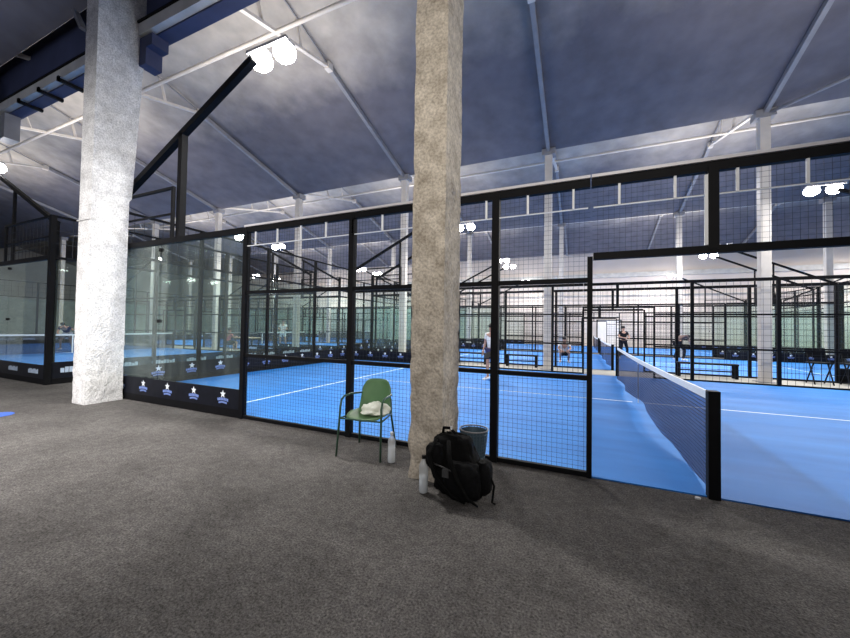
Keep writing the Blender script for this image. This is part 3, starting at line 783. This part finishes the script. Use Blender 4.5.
def person(loc, rz, lab, pose, top, bottom, hairm, cap=False, long=False, racket=False, h=1.0):
    t = thing('person', lab, 'person', loc, rz); t.scale = (h, h, h)
    V = Vector; J = dict(
        pelvis=V((0,0,.95)), waist=V((0,0,1.08)), chest=V((0,0,1.32)), neck=V((0,0,1.47)), hb=V((0,-.01,1.55)), ht=V((0,-.01,1.66)),
        ls=V((.17,0,1.40)), le=V((.24,.02,1.12)), lw=V((.24,-.08,.88)), rs=V((-.17,0,1.40)), re=V((-.24,.02,1.12)), rw=V((-.24,-.08,.88)),
        lh=V((.09,0,.90)), lk=V((.11,-.03,.49)), la=V((.12,.01,.09)), lt=V((.14,-.15,.04)), rh=V((-.09,0,.90)), rk=V((-.11,-.03,.49)), ra=V((-.12,.01,.09)), rt=V((-.14,-.15,.04)))
    J.update({k: V(v) for k, v in pose.items()})
    R = dict(pelvis=(.12,.095), waist=(.115,.085), chest=(.145,.095), neck=.05, hb=(.068,.08), ht=(.07,.085), ls=.055, le=.042, lw=.028, rs=.055, re=.042, rw=.028,
             lh=.085, lk=.055, la=.038, lt=.032, rh=.085, rk=.055, ra=.038, rt=.032)
    E_ = [('pelvis','waist'),('waist','chest'),('chest','neck'),('neck','hb'),('hb','ht'),('chest','ls'),('ls','le'),('le','lw'),('chest','rs'),('rs','re'),('re','rw'),
          ('pelvis','lh'),('lh','lk'),('lk','la'),('la','lt'),('pelvis','rh'),('rh','rk'),('rk','ra'),('ra','rt')]
    skin_mesh({k: (J[k], R[k]) for k in R}, E_, 'body', M['skin'], t)
    G = lambda ks, f=1.0, add=.018: {k: (J[k], tuple(x*f+add for x in (R[k] if isinstance(R[k], tuple) else (R[k], R[k])))) for k in ks}
    sh = G(['pelvis','waist','chest','ls','rs'], 1.05)
    for s in 'lr': sh[s+'e'] = (J[s+'s'].lerp(J[s+'e'], .62), .055)
    skin_mesh(sh, [('pelvis','waist'),('waist','chest'),('chest','ls'),('chest','rs'),('ls','le'),('rs','re')], 'shirt', M[top], t)
    so = G(['pelvis','lh','rh'], 1.08)
    for s in 'lr': so[s+'k'] = (J[s+'h'].lerp(J[s+'k'], .72), .085)
    ed = [('pelvis','lh'),('lh','lk'),('pelvis','rh'),('rh','rk')]
    if long:
        for s in 'lr': so[s+'k'] = (J[s+'k'], .072); so[s+'a'] = (J[s+'a'], .055); ed.append((s+'k', s+'a'))
    skin_mesh(so, ed, 'trousers' if long else 'shorts', M[bottom], t)
    hc = J['hb'].lerp(J['ht'], .75); upv = (J['ht']-J['hb']).normalized(); fwd = V((0,-1,0)); fwd = (fwd - upv*fwd.dot(upv)).normalized()
    c = hc + upv*.035 - fwd*.02
    MB().ball(c, (.092,.105,.092), 16, 10).build('cap' if cap else 'hair', M[hairm], t, True, True)
    if cap: MB().ball(c+fwd*.12-upv*.01, (.07,.07,.012), 14, 6).build('cap_brim', M[hairm], t, True, True)
    fc = hc - upv*.035 + fwd*.075
    MB().ball(fc+fwd*.018-upv*.01, (.012,.02,.02), 8, 6).build('nose', M['skin'], t, True, True)
    rt_ = fwd.cross(upv)
    b = MB(); b.ball(fc+rt_*.03+upv*.02, .011, 8, 6); b.ball(fc-rt_*.03+upv*.02, .011, 8, 6); b.build('eyes', M['hair'], t, True, True)
    for s in 'lr':
        a = J[s+'w']; d = (a - J[s+'e']).normalized(); sd = d.cross(V((0,0,1))); sd = sd.normalized() if sd.length > .1 else V((1,0,0)); nn = sd.cross(d)
        b = MB(); b.tube([a-d*.02, a+d*.03, a+d*.09], [.028,.04,.036], 8)
        for k, L_ in enumerate((.06,.075,.07,.055)):
            o = sd*(-.03+.02*k); b.tube([a+d*.08+o, a+d*(.08+L_*.55)+o+nn*-.006, a+d*(.08+L_)+o+nn*-.025], [.009,.009,.006], 6)
        b.tube([a+d*.03+sd*-.03, a+d*.06+sd*-.055, a+d*.085+sd*-.06], [.012,.010,.008], 6)
        b.build('hand', M['skin'], t, True, True)
        b = MB(); an = J[s+'a']; to = J[s+'t']; b.tube([an-(to-an)*.35-V((0,0,.04)), an.lerp(to,.4)-V((0,0,.03)), to+(to-an)*.35-V((0,0,.005))], [.045,.048,.038], 10)
        b.build('shoe', M['tape'], t, True, True)
    if racket:
        a = J['lw']; d = (a-J['le']).normalized(); 
        r = thing('padel_racket', 'black padel racket held by the '+racket, 'racket', (0,0,0)); 
        mw = Matrix.Translation(Vector(loc)) @ Matrix.Rotation(rz, 4, 'Z') @ Matrix.Scale(h, 4)
        r.location = mw @ (a + d*.08); b = MB(); p0 = mw @ (a+d*.04); p1 = mw @ (a+d*.22); dd = (p1-p0).normalized()
        MB().tube([p0, p1], .018, 8).build('grip', M['dark'], r, True)
        c = p1 + dd*.13; u, w_ = MB().frame(p0, p1); b = MB(); ring = []
        for i in range(20):
            an = 2*PI*i/20; ring.append(c + dd*.15*math.cos(an) + u*.125*math.sin(an))
        b.add([v + w_*.018 for v in ring] + [v - w_*.018 for v in ring], [tuple(range(20)), tuple(range(39, 19, -1))] + [(i, (i+1) % 20, 20+(i+1) % 20, 20+i) for i in range(20)])
        b.build('racket_head', M['dark'], r)
    return t
ready = dict(le=(.27,-.10,1.15), lw=(.16,-.32,1.12), re=(-.27,-.08,1.15), rw=(-.08,-.34,1.10), lk=(.16,-.10,.50), la=(.20,.03,.09), lt=(.24,-.13,.04), rk=(-.16,-.10,.50), ra=(-.20,.03,.09), rt=(-.24,-.13,.04))
person((-3.42,6.0,.013), -.35, 'player in white shirt and black cap on the nearest court behind the fence post', dict(le=(.25,.0,1.14), lw=(.24,-.20,1.0)), 'wshirt', 'navy', 'hair', cap=True, racket='player in white shirt and black cap', h=.93)
bend = dict(pelvis=(0,.18,.88), waist=(0,.06,1.0), chest=(0,-.16,1.13), neck=(0,-.29,1.20), hb=(0,-.36,1.24), ht=(0,-.42,1.33),
   ls=(.18,-.17,1.17), rs=(-.18,-.17,1.17), le=(.34,-.20,1.02), lw=(.50,-.30,1.12), re=(-.22,-.30,.92), rw=(-.12,-.45,.80),
   lh=(.10,.16,.84), rh=(-.10,.16,.84), lk=(.20,-.05,.48), rk=(-.18,-.06,.48), la=(.24,.10,.09), ra=(-.22,.10,.09), lt=(.28,-.06,.04), rt=(-.26,-.06,.04))
person((-25.6,5.2,.013), .9, 'bending player in navy shirt beyond the net of the left neighbouring court', bend, 'navy', 'greyc', 'hair', racket='bending player in navy shirt', h=1.0)
person((-19.4,13.8,.013), .5, 'player in white shirt on the second-row court at left', ready, 'wshirt', 'wshirt', 'hair', h=1.05)
person((1.0,17.4,.013), .3, 'dark-clothed player standing beside the second net', ready, 'dark', 'dark', 'hair', h=.98, long=True)
b2 = dict(bend); b2.update(lw=(.2,-.42,.62), le=(.24,-.28,.9), neck=(0,-.30,1.12), hb=(0,-.36,1.12), ht=(0,-.44,1.14))
person((3.55,17.6,.013), 2.2, 'player in brown top bending over on the second court', b2, 'brown', 'dark', 'hair', h=1.05, long=True)
crouch = dict(pelvis=(0,.12,.42), waist=(0,.06,.54), chest=(0,-.06,.76), neck=(0,-.12,.89), hb=(0,-.15,.97), ht=(0,-.16,1.08), ls=(.17,-.07,.83), rs=(-.17,-.07,.83),
   le=(.26,-.20,.62), lw=(.14,-.40,.56), re=(-.26,-.20,.62), rw=(-.12,-.40,.54), lh=(.10,.10,.40), rh=(-.10,.10,.40), lk=(.18,-.30,.48), rk=(-.18,-.30,.48),
   la=(.17,-.08,.09), ra=(-.17,-.08,.09), lt=(.20,-.22,.04), rt=(-.20,-.22,.04))
person((-1.75,13.0,.013), .1, 'crouching player in white shirt behind the far fence of the nearest court', crouch, 'wshirt', 'dark', 'hair')
sit = dict(pelvis=(0,.05,.52), waist=(0,.07,.64), chest=(0,.04,.88), neck=(0,.02,1.02), hb=(0,.0,1.10), ht=(0,-.01,1.21), ls=(.17,.03,.95), rs=(-.17,.03,.95),
   le=(.24,-.08,.74), lw=(.16,-.30,.78), re=(-.24,-.08,.74), rw=(-.14,-.30,.78), lh=(.10,.03,.50), rh=(-.10,.03,.50), lk=(.12,-.36,.50), rk=(-.12,-.36,.50),
   la=(.12,-.34,.09), ra=(-.12,-.34,.09), lt=(.13,-.48,.04), rt=(-.13,-.48,.04))
person((-18.6,9.25,0), PI, 'seated person in pink shirt at the tan-topped table', sit, 'pink', 'dark', 'hair')
st = thing('stool', 'small dark stool under the person in the pink shirt', 'stool', (-18.6,9.2,0))
MB().lathe((0,0,0), [(0,.42),(.17,.42),(.17,.40),(0,.40)], 20).build('seat', M['black'], st, False, True)
for a in range(4):
    an = PI/4 + a*PI/2; MB().tube([(.13*math.cos(an),.13*math.sin(an),.40),(.18*math.cos(an),.18*math.sin(an),0)], .014, 8).build('leg', M['black'], st, False, True)

# ------------------------------------------------------------------ lights
def area(name, loc, target, size, energy, col=(1,1,1), sy=None):
    ld = bpy.data.lights.new(name, 'AREA'); ld.size = size; ld.energy = energy; ld.color = col
    if sy: ld.shape = 'RECTANGLE'; ld.size_y = sy
    o = bpy.data.objects.new(name, ld); COL.objects.link(o); o.location = loc
    o.rotation_euler = (Vector(target) - Vector(loc)).to_track_quat('-Z', 'Y').to_euler()
    if name == 'left_fill': ld.spread = 1.9
    if name == 'column_fill': ld.spread = 1.1
    return o
area('left_fill', (-6.3,-6.0,4.6), (-9.4,-1.0,.0), 2.0, 360, (1,.97,.95))  # added fill for the left column and carpet, no fixture there
area('column_fill', (.5,-8,4.2), (-2.4,-.6,3.4), 1.5, 58, (1,.94,.86))  # added narrow fill aimed at the beige column
for i, (x, y) in enumerate(((-30,15.3),(-12,15.3),(3,15.3),(15,20),(-30,26),(-12,26),(3,26),(15,27))):
    area('bay_fill', (x, y, 7.4), (x, y, 0), 3.0, 620, (1,.96,.93))  # added overhead fill for the farther courts and back wall
for x in (-28,-19,-9,4):      # added upward fills, standing in for floodlight spill on the roof
    for k in range(3):
        area('roof_fill', (x, -.2+10.05*k+2.8, 6.4), (x-1, -.2+10.05*k+4.4, 10), 4.0, 230 if x < 0 else 230, (1,.93,.84))
area('roof_fill', (-12,-3.6,6.2), (-13,-4.5,10), 3.0, 60, (.85,.9,1))  # added cool upward fill for the nearest ceiling bay
w = bpy.data.worlds.new('hall_air'); scn.world = w; w.use_nodes = True
bg = w.node_tree.nodes['Background']; bg.inputs['Color'].default_value = (.75,.8,1,1); bg.inputs['Strength'].default_value = .22

# ------------------------------------------------------------------ camera
cam = bpy.data.cameras.new('camera'); co = bpy.data.objects.new('camera', cam); COL.objects.link(co); scn.camera = co
yaw, pit, roll = .417, .023, .016
cam.sensor_width = 36; cam.lens = 350.9/850*36; cam.clip_end = 200; cam.clip_start = .05
co.matrix_world = Matrix.Translation((-1.097,-3.962,1.493)) @ Matrix.Rotation(yaw,4,'Z') @ Matrix.Rotation(PI/2+pit,4,'X') @ Matrix.Rotation(roll,4,'Z')
scn.view_settings.view_transform = 'Standard'; scn.view_settings.look = 'None'; scn.view_settings.exposure = 0
scn.cycles.transparent_max_bounces = 32; scn.cycles.max_bounces = 6; scn.cycles.diffuse_bounces = 4; scn.cycles.use_denoising = True
scn.cycles.caustics_reflective = False; scn.cycles.caustics_refractive = False; scn.cycles.sample_clamp_indirect = 6
